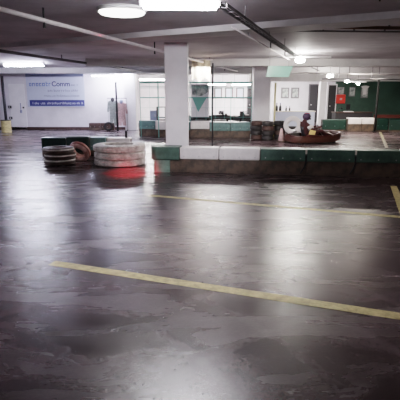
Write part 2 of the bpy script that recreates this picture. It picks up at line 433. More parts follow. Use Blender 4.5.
# second row
seg(139, 155.5, 136, 136.5, 0.28, 0.60, M['tealband'], 'teal barrier length of the second row, left of the grey locker')
seg(155.5, 166, 136.8, 137, 0.28, 0.60, M['whiteband'], 'short white barrier length in the second row left of the big column')
seg(166, 190.5, 137, 137.8, 0.28, 0.58, M['tealband'], 'barrier length of the second row mostly hidden behind the big column')
seg(190.5, 209.5, 138, 138, 0.33, 0.62, M['whiteband'], 'white barrier length of the second row just right of the big column')
seg(209.5, 230, 138, 138, 0.26, 0.58, M['tealband'], 'teal barrier length of the second row beneath the parked karts')
seg(230, 250, 138, 138, 0.26, 0.58, M['tealband'], 'teal barrier length of the second row left of the tyre pile')
# right far row
seg(322, 347, 131, 131, 0.06, 0.50, M['darkgreen'], 'dark green barrier length behind the kart nose in the far row')
seg(347.5, 361, 131.5, 131.5, 0.32, 0.58, M['whiteband'], 'white barrier length of the far row, left one of two')
seg(361.3, 375.3, 131.5, 131.5, 0.32, 0.58, M['whiteband'], 'white barrier length of the far row beside the dark post')
seg(376, 388, 131.5, 131.5, 0.06, 0.56, M['darkgreen'], 'dark green barrier length right of the dark post')
seg(388.3, 412, 131.5, 132, 0.06, 0.56, M['darkgreen'], 'dark green barrier length of the far row at the right edge')
p, q = ground(372, 131.3), ground(415, 132)
tag(MB().bar((p.x, p.y-0.03, 0.66), (q.x, q.y-0.03, 0.66), 0.08, 0.14).build('guard_rail', M['maroon']), 'dark red rail on top of the far barrier at the right edge', 'rail')
# low brown row at the wall
seg(89, 101, 130.5, 130.5, 0.12, 0.33, M['brownrubber'], 'low red brown barrier block at the white wall, left one')
seg(101, 114, 130.5, 130.5, 0.12, 0.33, M['brownrubber'], 'low red brown barrier block at the white wall, beside the hanging suits')

# =================== TYRES ===================
def tyre_bm(R, r, h, mtx=None, grooves=True):
    pr = [(r, h*0.12), (r+0.02*R, 0.03*h), (r+(R-r)*0.45, 0), (R*0.93, h*0.05), (R*0.99, h*0.17)]
    if grooves:
        pr += [(R, h*0.30), (R*0.975, h*0.32), (R*0.975, h*0.36), (R, h*0.38), (R, h*0.62), (R*0.975, h*0.64), (R*0.975, h*0.68), (R, h*0.70)]
    pr += [(R*0.99, h*0.83), (R*0.93, h*0.95), (r+(R-r)*0.45, h), (r+0.02*R, h*0.97), (r, h*0.88), (r+(R-r)*0.18, h*0.8), (r+(R-r)*0.18, h*0.2)]
    return MB().lathe(pr, 48, True, mtx)
def tyre(loc, R, r, h, m, label, band=None, group=None, rot=None, bandz=(0.4, 0.6)):
    t = thing('tyre', label, 'tyre', loc, random.uniform(0, 6), group)
    if rot: t.rotation_euler = rot
    tyre_bm(R, r, h).build('tread', m, t, True)
    if band:
        MB().lathe([(R*1.005, h*bandz[0]), (R*1.005, h*bandz[1]), (R*0.97, h*bandz[1]), (R*0.97, h*bandz[0])], 48).build('painted_band', band, t, True)
    return t
g = ground(120, 168); D0 = g.y+0.60; X0 = xx(120, D0, 0.2)
names = ['bottom', 'middle', 'top']
for i in range(3):
    tyre((X0+(0, .012, -.01)[i], D0+(0, -.01, .01)[i], i*0.158), 0.60, 0.33, 0.158, M['tyrewhite'],
         'large chipped white painted tyre, %s one of the wide white stack' % names[i])
g = ground(59, 166.5); D1 = g.y+0.36; X1 = xx(59.5, D1, 0.2)
for i in range(3):
    tyre((X1+(0, .02, -.015)[i], D1, i*0.135), 0.355, 0.18, 0.135, M['brownrubber'],
         'brown tyre with pale band, %s one of the small stack on the left' % names[i], band=M['tyrewhite'], bandz=(0.55, 0.8) if i else (0.7, 0.95))
# leaning tyre
g = ground(82, 161); 
lt = tyre((xx(80, g.y+0.05, .3), g.y+0.10, 0.265), 0.27, 0.14, 0.15, M['tyrepink'], 'faded pink tyre leaning on the green barrier between the two stacks', band=M['tyrered'], rot=(math.radians(-58+180), math.radians(22), 0), bandz=(0.2, 0.8))
# upright white tyre behind kart
g = ground(293, 140)
tyre((xx(293, 16.0, .9), 16.0, zz(125, 16.0)), 0.325, 0.155, 0.19, M['suitwhite'], 'upright white tyre fixed on the dark tyre pile behind the kart', rot=(math.radians(90), 0, math.radians(-8)))
# dark tyre pile round the second column
pile = []
k = 0
words = ['left', 'middle', 'right']
for c, (px, D) in enumerate(((256.5, 16.1), (268, 15.9), (279.5, 16.1), (292, 16.25))):
    for j in range(4 if c < 3 else 3):
        hh = 0.165 if c < 3 else 0.15
        pos = ['leftmost', 'second', 'third', 'fourth'][c]; lev = ['lowest', 'second lowest', 'second highest', 'topmost'][j] if c < 3 else ['lowest', 'middle', 'topmost'][j]
        tyre((xx(px, D, .3)+random.uniform(-.02, .02), D+random.uniform(-.02, .02), j*hh), 0.215, 0.11, hh, M['rubber'] if (c+j) % 3 else M['brownrubber'],
             'dark tyre, %s in the %s column of the pile at the second column' % (lev, pos), group='dark tyre pile')

# traffic cone beside the kart
g = ground(281, 141.5)
t = thing('traffic_cone', 'pale faded traffic cone standing left of the kart', 'cone', g)
MB().lathe([(0.10, 0.02), (0.11, 0.02), (0.03, 0.44), (0.018, 0.45), (0.02, 0.40)], 24).build('cone_body', M['suitpink'], t, True)
MB().box((-0.16, -0.16, 0), (0.16, 0.16, 0.03), bev=0.008).build('base', M['belt'], t)

# =================== KART ===================
def make_kart(label, detail=True, m_body=None, group=None):
    mbdy = m_body or M['maroon']
    t = thing('racing_kart', label, 'kart', group=group)
    # x forward, length about 1.95
    mb = MB()
    mb.box((-0.70, -0.30, 0.06), (0.62, 0.30, 0.085))
    mb.build('floor_tray', M['dark'], t)
    mb = MB()
    for s in (-1, 1):
        mb.path([(-0.85, s*0.32, 0.10), (0.1, s*0.33, 0.09), (0.62, s*0.22, 0.09), (0.80, s*0.2, 0.10)], 0.016)
    mb.path([(-0.85, -0.32, 0.10), (-0.85, 0.32, 0.10)], 0.016); mb.path([(0.8, -0.2, 0.1), (0.8, 0.2, 0.1)], 0.016)
    mb.build('chassis_frame', M['dark'], t)
    # wrap-round bumper: a full plastic ring
    pts = []
    for k in range(48):
        a = 2*PI*k/48; c, s = math.cos(a), math.sin(a)
        pts.append((0.98*math.copysign(abs(c)**0.55, c)*(1.0), 0.64*math.copysign(abs(s)**0.5, s)))
    def ring(o, i, z0, z1, rise=0.0):
        mb = MB(); bm = mb.bm; R = []
        for (x, y) in pts:
            zf = rise*max(0, x-0.45)
            R.append([bm.verts.new((x*o, y*o, z0+zf)), bm.verts.new((x*(o+.012), y*(o+.012), (z0+z1)/2+zf)), bm.verts.new((x*o, y*o, z1+zf)), bm.verts.new((x*i, y*i, z1-0.01+zf)), bm.verts.new((x*i, y*i, z0+zf))])
        n = len(R)
        for k in range(n):
            A_, B_ = R[k], R[(k+1) % n]
            for j in range(5): bm.faces.new((A_[j], B_[j], B_[(j+1) % 5], A_[(j+1) % 5]))
        return mb
    ring(1.0, 0.90, 0.05, 0.25, 0.22).build('bumper_ring', M['orange'] if detail else mbdy, t, False)
    ring(0.985, 0.93, 0.25, 0.295, 0.22).build('bumper_trim', mbdy, t)
    # side pods
    for s in (-1, 1):
        mb = MB(); 
        mb.prism([(-0.42, 0.06), (0.38, 0.06), (0.42, 0.20), (0.30, 0.27), (-0.36, 0.34), (-0.46, 0.26)], s*0.36 if s > 0 else -0.55, 0.55 if s > 0 else -0.36, Matrix(((1, 0, 0, 0), (0, 0, 1, 0), (0, 1, 0, 0), (0, 0, 0, 1))))
        mb.build('side_pod', mbdy, t)
    # nose fairing
    mb = MB(); bm = mb.bm; rows = []
    for i in range(7):
        u = i/6; x = 0.45+0.48*u; w = 0.24*(1-0.35*u*u); z = 0.43-0.20*u**1.4
        rows.append([bm.verts.new((x, w*(j-3)/3, z-0.08*abs((j-3)/3)**2)) for j in range(7)])
    for i in range(6):
        for j in range(6): bm.faces.new((rows[i][j], rows[i+1][j], rows[i+1][j+1], rows[i][j+1]))
    no = mb.build('nose_fairing', mbdy, t, True)
    sm = no.modifiers.new('s', 'SOLIDIFY'); sm.thickness = 0.02
    MB().bar((0.50, 0, 0.435), (0.66, 0, 0.405), 0.2, 0.012).build('number_plate', M['suitwhite'], t)
    # seat
    mb = MB(); bm = mb.bm; rows = []
    sp = [(0.02, 0.13), (-0.10, 0.10), (-0.24, 0.10), (-0.36, 0.16), (-0.43, 0.30), (-0.47, 0.45), (-0.50, 0.58)]
    for i, (x, z) in enumerate(sp):
        w = 0.19 if i < 4 else 0.19-0.02*(i-3)
        rows.append([bm.verts.new((x+0.10*abs(q)**2*(1 if i > 2 else 0.3), w*q, z+0.13*abs(q)**2.2*(1 if i < 4 else 0.2))) for q in (-1, -.7, -.35, 0, .35, .7, 1)])
    for i in range(len(sp)-1):
        for j in range(6): bm.faces.new((rows[i][j], rows[i+1][j], rows[i+1][j+1], rows[i][j+1]))
    so = mb.build('seat', M['black'], t, True); so.modifiers.new('s', 'SOLIDIFY').thickness = 0.015
    # steering
    c = Vector((0.20, 0, 0.50)); ax = Vector((-0.62, 0, 0.78)).normalized()
    q = ax.to_track_quat('Z', 'Y').to_matrix().to_4x4()
    sw = MB().lathe([(0.14+0.013*math.cos(a), 0.013*math.sin(a)) for a in [2*PI*k/8 for k in range(8)]], 28, True, Matrix.Translation(c) @ q).build('steering_wheel', M['black'], t, True)
    mb = MB()
    for k in range(3):
        a = 2*PI*k/3+0.5; mb.rod(c, c+q.to_3x3() @ Vector((0.135*math.cos(a), 0.135*math.sin(a), 0)), 0.01)
    mb.rod(c, (0.55, 0, 0.12), 0.012); mb.build('steering_column', M['steel'], sw)
    # engine and wheels
    MB().box((-0.72, 0.18, 0.12), (-0.42, 0.36, 0.36), bev=0.03).rod((-0.57, 0.27, 0.36), (-0.57, 0.27, 0.43), 0.07, 14).build('engine', M['steel'] if detail else M['dark'], t)
    for (x, y, r, w) in ((0.62, 0.45, 0.125, 0.12), (0.62, -0.45, 0.125, 0.12), (-0.62, 0.44, 0.14, 0.17), (-0.62, -0.44, 0.14, 0.17)):
        mt = Matrix.Translation((x, y-w/2, r)) @ Matrix.Rotation(-PI/2, 4, 'X')
        wl = tyre_bm(r, 0.065, w, mt, False).build('wheel', M['rubber'], t, True)
        MB().rod((x, y-w*0.4, r), (x, y+w*0.4, r), 0.066, 16).build('hub', M['steel'], wl)
    mb = MB(); mb.rod((0.62, -0.45, 0.125), (0.62, 0.45, 0.125), 0.014); mb.rod((-0.62, -0.44, 0.14), (-0.62, 0.44, 0.14), 0.018)
    mb.build('axle', M['steel'], t)
    return t
kart = make_kart('dark red racing kart with driver on the far lane')
kr = math.radians(14)
kx, ky = xx(312.5, 15.0, 0.2), 15.05
kart.location = (kx, ky, 0); kart.rotation_euler = (0, 0, kr); kart.scale = (0.91, 0.91, 0.91)
MB().prism([(-0.36, 0.27), (-0.12, 0.25), (-0.06, 0.45), (-0.28, 0.50)], -0.375, -0.355, Matrix(((1, 0, 0, 0), (0, 0, 1, 0), (0, 1, 0, 0), (0, 0, 0, 1)))).build('cream_side_panel', M['cream'], kart)

# driver
def skin_mesh(name, chains, m, parent=None, sub=2, root=0):
    """chains: list of (list of (point, radius)), joints shared when points coincide"""
    vs, es, rs = [], [], []
    def idx(p, r):
        for i, v in enumerate(vs):
            if (Vector(v)-Vector(p)).length < 1e-5: return i
        vs.append(tuple(p)); rs.append(r); return len(vs)-1
    for ch in chains:
        prev = None
        for (p, r) in ch:
            i = idx(p, r)
            if prev is not None and prev != i: es.append((prev, i))
            prev = i
    me = bpy.data.meshes.new(name); me.from_pydata(vs, es, [])
    o = bpy.data.objects.new(name, me); C.objects.link(o)
    o.modifiers.new('skin', 'SKIN').use_smooth_shade = True
    for i, r in enumerate(rs):
        rr = r if isinstance(r, tuple) else (r, r)
        me.skin_vertices[0].data[i].radius = rr
        me.skin_vertices[0].data[i].use_root = False
    me.skin_vertices[0].data[root].use_root = True
    s = o.modifiers.new('sub', 'SUBSURF'); s.levels = sub; s.render_levels = sub
    dg = bpy.context.evaluated_depsgraph_get()
    nm = bpy.data.meshes.new_from_object(o.evaluated_get(dg))
    nm.materials.clear(); nm.materials.append(m)
    for p in nm.polygons: p.use_smooth = True
    o.modifiers.clear(); o.data = nm; o.name = name
    if parent: o.parent = parent
    return o
pel = (-0.25, 0, 0.25); ch = (-0.33, 0, 0.56); nk = (-0.30, 0, 0.70)
body = [[(pel, (0.15, 0.12)), ((-0.30, 0, 0.38), (0.145, 0.11)), (ch, (0.155, 0.115)), (nk, 0.065), ((-0.27, 0, 0.78), 0.07)]]
for s in (-1, 1):
    body.append([(pel, (0.15, 0.12)), ((-0.18, s*0.10, 0.23), 0.098), ((0.20, s*0.19, 0.40), 0.066), ((0.54, s*0.15, 0.17), 0.046), ((0.60, s*0.15, 0.15), 0.045), ((0.67, s*0.15, 0.25), 0.034)])
    wr = (0.17, s*0.145, 0.50)
    body.append([(ch, (0.155, 0.115)), ((-0.31, s*0.18, 0.61), 0.07), ((-0.13, s*0.26, 0.43), 0.05), (wr, 0.034), ((0.215, s*0.14, 0.525), 0.036)])
drv = skin_mesh('person', body, M['suit'])
tag(drv, 'person in dark red overalls and dark helmet sitting in the kart, hands on the wheel', 'person')
drv.location = (kx, ky, 0.0); drv.rotation_euler = (0, 0, kr); drv.scale = (1.03, 1.03, 1.03)
for s in (-1, 1):
    gl = []
    mbp = (0.215, s*0.14, 0.527)
    base = Vector(mbp)
    fing = []
    for f in range(4):
        o1 = base+Vector((0.02+0.008*f, s*(0.0), 0.03-0.018*f))
        L_ = (0.030, 0.034, 0.032, 0.026)[f]
        fing.append([(tuple(base), 0.024), (tuple(o1+Vector((0.018, s*0.02, 0))), 0.010), (tuple(o1+Vector((0.03, s*-0.005, 0.0))+Vector((0, -s*L_*0.5, 0))), 0.009), (tuple(o1+Vector((0.006, -s*L_*1.1, -0.004))), 0.008)])
    fing.append([(tuple(base), 0.024), (tuple(base+Vector((-0.012, -s*0.028, 0.012))), 0.011), (tuple(base+Vector((0.008, -s*0.05, 0.024))), 0.009)])
    skin_mesh('glove', fing, M['black'], drv, 1)
hm = MB().sph((-0.235, 0, 0.84), 0.128, (1.08, 0.92, 1.0), 3).build('helmet', M['helmet'], drv, True)
MB().sph((-0.205, 0, 0.848), 0.112, (1.04, 0.92, 0.42), 3).build('visor', M['visor'], hm, True)
MB().box((-0.17, -0.06, 0.74), (-0.095, 0.06, 0.79), bev=0.02).build('chin_bar', M['helmet'], hm)
MB().bar((-0.32, -0.03, 0.95), (-0.14, -0.03, 0.955), 0.05, 0.012).build('stripe', M['red'], hm)
MB().sph((-0.20, -0.235, 0.51), 0.085, (1.3, 0.7, 0.9), 2).build('white_sleeve_patch', M['suitwhite'], drv, True)

# parked karts on stands behind the fence
def stand(parent_loc, rz, label):
    t = thing('kart_stand', label, 'kart stand', parent_loc, rz, None)
    mb = MB()
    for s in (-1, 1):
        mb.path([(-0.4, s*0.28, 0.02), (0.0, s*0.28, 0.46), (0.4, s*0.28, 0.02)], 0.014)
        mb.rod((-0.45, s*0.28, 0.47), (0.45, s*0.28, 0.47), 0.016)
    mb.build('stand_frame', M['dark'], t)
    for x in (-0.35, 0.35): MB().rod((x, -0.28, 0.47), (x, 0.28, 0.47), 0.014).build('cross_bar', M['dark'], t)
    for x in (-0.4, 0.4):
        for s in (-1, 1): MB().rod((x, s*0.28-0.015, 0.03), (x, s*0.28+0.015, 0.03), 0.03, 12).build('caster', M['rubber'], t)
    return t
spots = [(198, 19.6, -1.3, 'left end'), (221, 19.9, -1.7, 'second from the left'), (244, 19.6, -1.35, 'third, nearest the second column')]
k0 = st0 = None
for i, (px, D, rz, w) in enumerate(spots):
    loc = Vector((xx(px, D, .9), D, 0))
    lab = 'dark parked kart on a stand behind the second barrier row, %s' % w
    slab = 'dark kart stand carrying the parked kart, %s' % w
    if i == 0:
        st0 = stand(loc, rz, slab); k0 = make_kart(lab, False, M['dark'], 'parked karts behind the fence')
        k0.location = loc+Vector((0, 0, 0.435)); k0.rotation_euler = (0, 0, rz); k0.scale = (0.72, 0.72, 0.72)
        st0['group'] = 'kart stands behind the fence'
    else:
        dup(st0, loc, rz, slab); dup(k0, loc+Vector((0, 0, 0.435)), rz, lab)

# =================== FENCE ===================
g1 = Vector((xx(140, 16.8), 16.8, 0)); g2 = Vector((xx(252, 16.8), 16.8, 0))
t = thing('safety_fence', 'tall teal framed safety fence standing behind the second barrier row', 'fence', g1)
W = g2.x-g1.x
zt = zz(82.5, 16.8)
for z, r in ((zt, 0.026), (zt-0.16, 0.012), (zz(97.5, 16.8), 0.018)):
    MB().rod((0, 0, z), (W, 0, z), r).build('rail', M['tealmetal'], t)
for px in (140, 158, 190, 212, 231, 252):
    x = xx(px, 16.8)-g1.x
    MB().rod((x, 0, 0), (x, 0, zt+0.05), 0.018 if px in (212, 158) else 0.012, 10).build('post', M['tealmetal'], t)
mb = MB()
for i in range(int(W/0.35)+1): mb.rod((i*0.35, 0.02, 0.6), (i*0.35, 0.02, zt), 0.004, 5)
for j in range(4): mb.rod((0, 0.02, 0.75+j*0.35), (W, 0.02, 0.75+j*0.35), 0.004, 5)
mb.build('wire_mesh', M['tealmetal'], t)
# single posts
def post(px, D, y0, y1, r, m, label, foot=True, lean=0.0):
    z1 = zz(y0, D); x = xx(px, D, 0.8)
    t = thing('post', label, 'post', (x, D, 0))
    MB().rod((-lean, 0, 0.0), (lean, 0, z1), r, 12).build('shaft', m, t, True)
    if foot: MB().rod((-lean, 0, 0), (-lean, 0, 0.02), r*2.4, 12).build('foot_plate', m, t)
    return t
post(274.3, 16.7, 83, 130, 0.04, M['yellowpost'], 'slim yellow post right of the second column')
post(376, 19.4, 80, 130, 0.045, M['matte'], 'dark ceiling high post in front of the green wall')
post(212.5, 12.4, 63, 120, 0.02, M['dark'], 'thin dark pole right of the hanging beige cloth')
post(117, 19.6, 82, 115, 0.045, M['dark'], 'thin dark post in front of the bright white wall', )
post(5.5, 19.2, 76, 130, 0.06, M['dark'], 'dark post at the left edge of the photo')
p = (xx(3, 19.0), 19.0, 0)
t = thing('waste_drum', 'yellow brown drum at the foot of the dark post, left edge', 'drum', p)
MB().lathe([(0.0001, 0), (0.2, 0), (0.21, 0.03), (0.2, 0.05), (0.2, 0.24), (0.212, 0.26), (0.2, 0.28), (0.2, 0.46), (0.21, 0.5), (0.19, 0.5), (0.18, 0.44), (0.0001, 0.44)], 24, False).build('shell', M['yellow'], t, True)
MB().lathe([(0.0001, 0.5), (0.215, 0.5), (0.215, 0.53), (0.0001, 0.54)], 24, False).build('rim', M['dark'], t, True)
for (px, py, lab) in ((8.5, 107, 'small dark switch box on the left wall, upper one'), (8.5, 118, 'small dark switch box on the left wall, lower one')):
    D = DL-0.05
    t = thing('switch_box', lab, 'switch', (xx(px, D), D, zz(py, D)))
    MB().box((-0.07, -0.03, -0.06), (0.07, 0.05, 0.06), bev=0.01).build('box', M['dark'], t)
    MB().box((-0.02, -0.045, -0.025), (0.02, -0.03, 0.025)).build('toggle', M['fixture'], t)
D = DL-0.03
tag(MB().rod((xx(19.5, D), D, zz(103, D)), (xx(19.5, D), D, zz(110, D)), 0.02).rod((xx(19.5, D), D, zz(110, D)), (xx(19.5, D), D, zz(113, D)), 0.05, 8).build('pull_cord', M['greyprint']), 'short grey pull cord with knob hanging on the wall left of the banner', 'cord')
# door panels on the left wall
x0, x1 = xx(9, DL), xx(25, DL)
t = MB().box((x0, DL-0.03, 0), (x1, DL, zz(84, DL)), bev=0.01).build('door_1', M['column']); struct(t)
h = MB().sph((0.0, 0, 0), 0.04).build('door_handle', M['dark'], t, True); h.location = (x1-0.1, DL-0.07, 1.0)

# =================== BANNER ===================
def text(s, size, m, loc, parent, name='lettering', bold=0.0, width=None):
    cu = bpy.data.curves.new(name, 'FONT'); cu.body = s; cu.size = size; cu.offset = bold; cu.extrude = 0.002
    o = bpy.data.objects.new(name, cu); C.objects.link(o)
    dg = bpy.context.evaluated_depsgraph_get(); dg.update()
    me = bpy.data.meshes.new_from_object(o.evaluated_get(dg)); bpy.data.objects.remove(o)
    xs = [v.co.x for v in me.vertices]
    if width and xs:
        k = width/(max(xs)-min(xs)); x0 = min(xs)
        for v in me.vertices: v.co.x = (v.co.x-x0)*k
    me.materials.clear(); me.materials.append(m)
    o = bpy.data.objects.new(name, me); C.objects.link(o)
    o.rotation_euler = (PI/2, 0, 0); o.location = loc; o.parent = parent
    return o
D = DL-0.06
bx0, bx1 = xx(27, D), xx(84.5, D); bz0, bz1 = zz(107, D), zz(72, D)
t = thing('wall_banner', 'wide pale blue banner with dark lettering and a navy strip on the white wall', 'banner', (bx0, D, bz0))
W, Hh = bx1-bx0, bz1-bz0
MB().box((0, 0, 0), (W, 0.04, Hh)).build('sheet', M['bannerbg'], t)
MB().box((0, -0.004, Hh*0.87), (W, 0, Hh)).build('top_strip', M['bannertop'], t)
def bz(py): return zz(py, D)-bz0
def bxp(px): return xx(px, D)-bx0
st = MB().box((bxp(29), -0.006, bz(106)), (bxp(84), 0, bz(100))).build('navy_strip', M['navy'], t)
text('Comm', 0.30, M['navy'], (bxp(52.5), -0.008, bz(86.2)), t, bold=0.004, width=bxp(70.5)-bxp(52.5))
def scribble(px0, px1, py, hpx, m, n, parent, seed):
    # letter strokes too small to read
    rnd = random.Random(seed); mb = MB(); x = bxp(px0); e_ = bxp(px1); h = bz(py-hpx)-bz(py)
    z = bz(py)
    while x < e_:
        w = rnd.uniform(0.5, 0.8)*h
        if rnd.random() < 0.14: x += h*0.6; continue
        mb.box((x, -0.009, z), (x+w*0.28, -0.006, z+h*rnd.choice((0.7, 0.7, 1))))
        if rnd.random() < 0.7: mb.box((x+w*0.62, -0.009, z), (x+w*0.85, -0.006, z+h*0.7))
        if rnd.random() < 0.7: mb.box((x, -0.009, z+h*0.52), (x+w*0.85, -0.006, z+h*0.7))
        if rnd.random() < 0.4: mb.box((x, -0.009, z), (x+w*0.85, -0.006, z+h*0.16))
        x += w*1.15
    return mb.build('lettering', m, parent)
scribble(30, 51, 86.2, 4.6, M['lightblue'], 0, t, 8)
scribble(71.5, 78, 86.0, 2.2, M['greyprint'], 0, t, 9)
scribble(48, 79, 91.8, 2.6, M['greyprint'], 0, t, 2)
scribble(44, 79.5, 96.8, 2.2, M['greyprint'], 0, t, 3)
scribble(32, 82, 104.3, 2.4, M['bannerbg'], 0, st, 5)
for (x, z) in ((0.04, 0.04), (W-0.04, 0.04), (0.04, Hh-0.04), (W-0.04, Hh-0.04)):
    MB().rod((x, -0.008, z), (x, 0, z), 0.018).build('eyelet', M['steel'], t)

# =================== LEFT BACKGROUND ITEMS ===================
# hanging suits near the wall
D = 20.1
t = thing('clothes_rail', 'low black clothes rail in front of the white wall holding two suits', 'clothes rail', (xx(117.5, D, 1), D, 0))
MB().rod((-0.45, 0, 1.42), (0.42, 0, 1.42), 0.014).build('top_bar', M['dark'], t)
for s in (-1, 1):
    MB().rod((s*0.42, 0, 0.03), (s*0.42, 0, 1.42), 0.014).build('upright', M['steel'], t)
    MB().rod((s*0.42, -0.2, 0.02), (s*0.42, 0.2, 0.02), 0.016).build('foot', M['dark'], t)
def suit(px, m, ztop, label, hood=None):
    t = thing('racing_overall', label, 'overalls', (xx(px, D, 1), D, 0))
    Y = Matrix(((1, 0, 0, 0), (0, 0, 1, 0), (0, 1, 0, 0), (0, 0, 0, 1)))
    z = ztop
    MB().prism([(-0.05, z), (-0.22, z-0.06), (-0.27, z-0.5), (-0.19, z-0.51), (-0.16, z-0.2), (-0.15, z-0.55), (-0.17, 0.22), (-0.03, 0.22), (0, z-0.72), (0.03, 0.22), (0.17, 0.22), (0.15, z-0.55), (0.16, z-0.2), (0.19, z-0.51), (0.27, z-0.5), (0.22, z-0.06), (0.05, z)], -0.05, 0.05, Y).build('cloth', m, t)
    MB().path([(0, 0, z-0.02), (0, 0, 1.40), (0.02, 0, 1.435), (0.0, 0, 1.45)], 0.007).build('hanger_hook', M['steel'], t)
    if hood: MB().sph((0, -0.02, z+0.02), 0.11, (0.8, 0.5, 1)).build('collar', hood, t, True)
suit(113, M['suitgrey'], 1.33, 'grey green overalls with dark collar on the clothes rail', M['dark'])
suit(121.5, M['suitpink'], 1.25, 'pale pink overalls on the clothes rail, right one', M['greyprint'])
tyre((xx(108.5, 19.7, .2), 19.7, 0.21), 0.2, 0.11, 0.13, M['rubber'], 'dark tyre standing upright below the grey overalls', rot=(PI/2, 0, 0.2))
# locker and frame behind second row
D = 18.3
t = thing('locker', 'grey metal locker left of the big column behind the second barrier row', 'locker', (xx(153, D, 1), D, 0))
z1 = zz(110.5, D)
MB().box((-0.13, 0, 0.05), (0.13, 0.35, z1), bev=0.01).build('carcass', M['greyprint'], t)
dr = MB().box((-0.115, -0.015, 0.1), (0.115, 0, z1-0.04)).build('door', M['bannertop'], t)
MB().box((0.07, -0.03, 0.7), (0.09, -0.015, 0.8)).build('handle', M['steel'], dr)
for s in (-1, 1): MB().box((s*0.1-0.02, 0.05, 0), (s*0.1+0.02, 0.3, 0.05)).build('foot', M['dark'], t)
D = 18.2
t = thing('tool_trolley', 'black framed tool trolley between the grey locker and the big column', 'trolley', (xx(161, D, 1), D, 0))
zt = zz(107, D)
for sx in (-1, 1):
    for y in (0, 0.4): MB().rod((sx*0.17, y, 0.06), (sx*0.17, y, zt), 0.018).build('upright', M['black'], t); 
for z in (0.15, 0.55, zz(118, D)): MB().box((-0.18, -0.01, z), (0.18, 0.42, z+0.03)).build('shelf', M['dark'], t)
MB().rod((-0.17, 0, zt), (0.17, 0, zt), 0.016).build('handle', M['black'], t)
for sx in (-1, 1):
    for y in (0, 0.4): MB().rod((sx*0.17-0.015, y, 0.05), (sx*0.17+0.015, y, 0.05), 0.05, 12).build('caster', M['rubber'], t)

# =================== HANGING CLOTH AND PENNANT ===================
D = 13.4
t = thing('hanging_cloth', 'beige spotted cloth hanging from the ceiling just right of the big column', 'banner', (xx(201, D, 2.2), D, zz(80, D)))
hz = CH-zz(80, D)-0.08
mb = MB(); bm = mb.bm; cols = []
for i in range(13):
    x = -0.27+0.54*i/12
    cols.append([bm.verts.new((x, 0.03*math.sin(i*1.3)+0.01*math.sin(j*1.1+i), hz*j/8+ (0.05*math.sin(i*0.9) if j == 0 else 0))) for j in range(9)])
for i in range(12):
    for j in range(8): bm.faces.new((cols[i][j], cols[i+1][j], cols[i+1][j+1], cols[i][j+1]))
mb.build('cloth', M['beige'], t, True)
MB().rod((-0.32, 0, hz), (0.34, 0, hz), 0.02).build('top_bar', M['pipe'], t)
MB().rod((-0.25, 0, hz), (-0.25, 0, hz+0.08), 0.006).rod((0.25, 0, hz), (0.25, 0, hz+0.08), 0.006).build('cords', M['tray'], t)
D = 17.6
t = thing('display_board', 'white board with a teal downward triangle right of the big column', 'board', (xx(200, D), D, 0))
zb, zt = zz(117, D), zz(84, D)
w = xx(209, D)-xx(191, D)
MB().box((-w/2, 0, zb), (w/2, 0.03, zt)).build('panel', M['wall'], t)
Y = Matrix(((1, 0, 0, 0), (0, 0, 1, 0), (0, 1, 0, 0), (0, 0, 0, 1)))
MB().prism([(-w*0.45, zz(97, D)), (w*0.36, zz(98, D)), (-w*0.10, zz(112, D))], -0.012, 0, Y).build('triangle', M['tealmetal'], t)
MB().prism([(-w*0.45, zz(85, D)), (w*0.45, zz(85, D)), (w*0.45, zz(92, D)), (w*0.1, zz(96, D)), (-w*0.45, zz(95, D))], -0.01, 0, Y).build('printed_header', M['photo'], t)
for s in (-1, 1): MB().rod((s*w*0.4, 0.04, 0), (s*w*0.4, 0.04, zt), 0.018).build('leg', M['dark'], t)

# =================== BACK WALL: windows/pictures, doors ===================
D = DB-0.04
for i, (p0, p1) in enumerate(((214, 222), (225, 233), (236, 244))):
    t = thing('wall_picture', ['pale framed picture on the back wall, leftmost above the parked karts', 'pale framed picture on the back wall, middle one above the parked karts', 'pale framed picture on the back wall, right one by the dark door'][i], 'picture', (xx((p0+p1)/2, D), D, zz(93, D)))
    w, h = (xx(p1, D)-xx(p0, D))/2, 0.30
    MB().box((-w, -0.02, -h), (w, 0.03, h)).build('frame', M['tray'], t)
    MB().box((-w*0.68, -0.03, -h*0.78), (w*0.68, -0.02, h*0.78)).build('print', M['bannerbg'], t)
for i, (p0, p1) in enumerate(((281, 289), (291, 299))):
    t = thing('wall_picture', ['framed picture on the white wall above the counter, left one', 'framed picture on the white wall above the counter, right one'][i], 'picture', (xx((p0+p1)/2, D), D, zz(93, D)))
    w, h = (xx(p1, D)-xx(p0, D))/2, 0.30
    MB().box((-w, -0.02, -h), (w, 0.03, h)).build('frame', M['tray'], t)
    MB().box((-w*0.68, -0.03, -h*0.78), (w*0.68, -0.02, h*0.78)).build('print', M['photo'], t)
def door(n, p0, p1, ytop, D=DB, m=M['dark'], fr=M['tray']):
    x0, x1 = xx(p0, D), xx(p1, D); z1 = zz(ytop, D)
    o = MB().box((x0, D-0.06, 0), (x1, D-0.003, z1)).build(n, fr); struct(o)
    MB().box((x0+0.06, D-0.09, 0.0), (x1-0.06, D-0.06, z1-0.06)).build('leaf', m, o)
    h = MB().sph((x0+0.15, D-0.12, 1.0), 0.035, sub=2).build('door_handle', M['steel'], o)
door('door_2', 247, 253.5, 84)
door('door_3', 308.5, 319.5, 84)
door('door_4', 327, 336.5, 84, DG-0.02, M['dark'], M['column'])
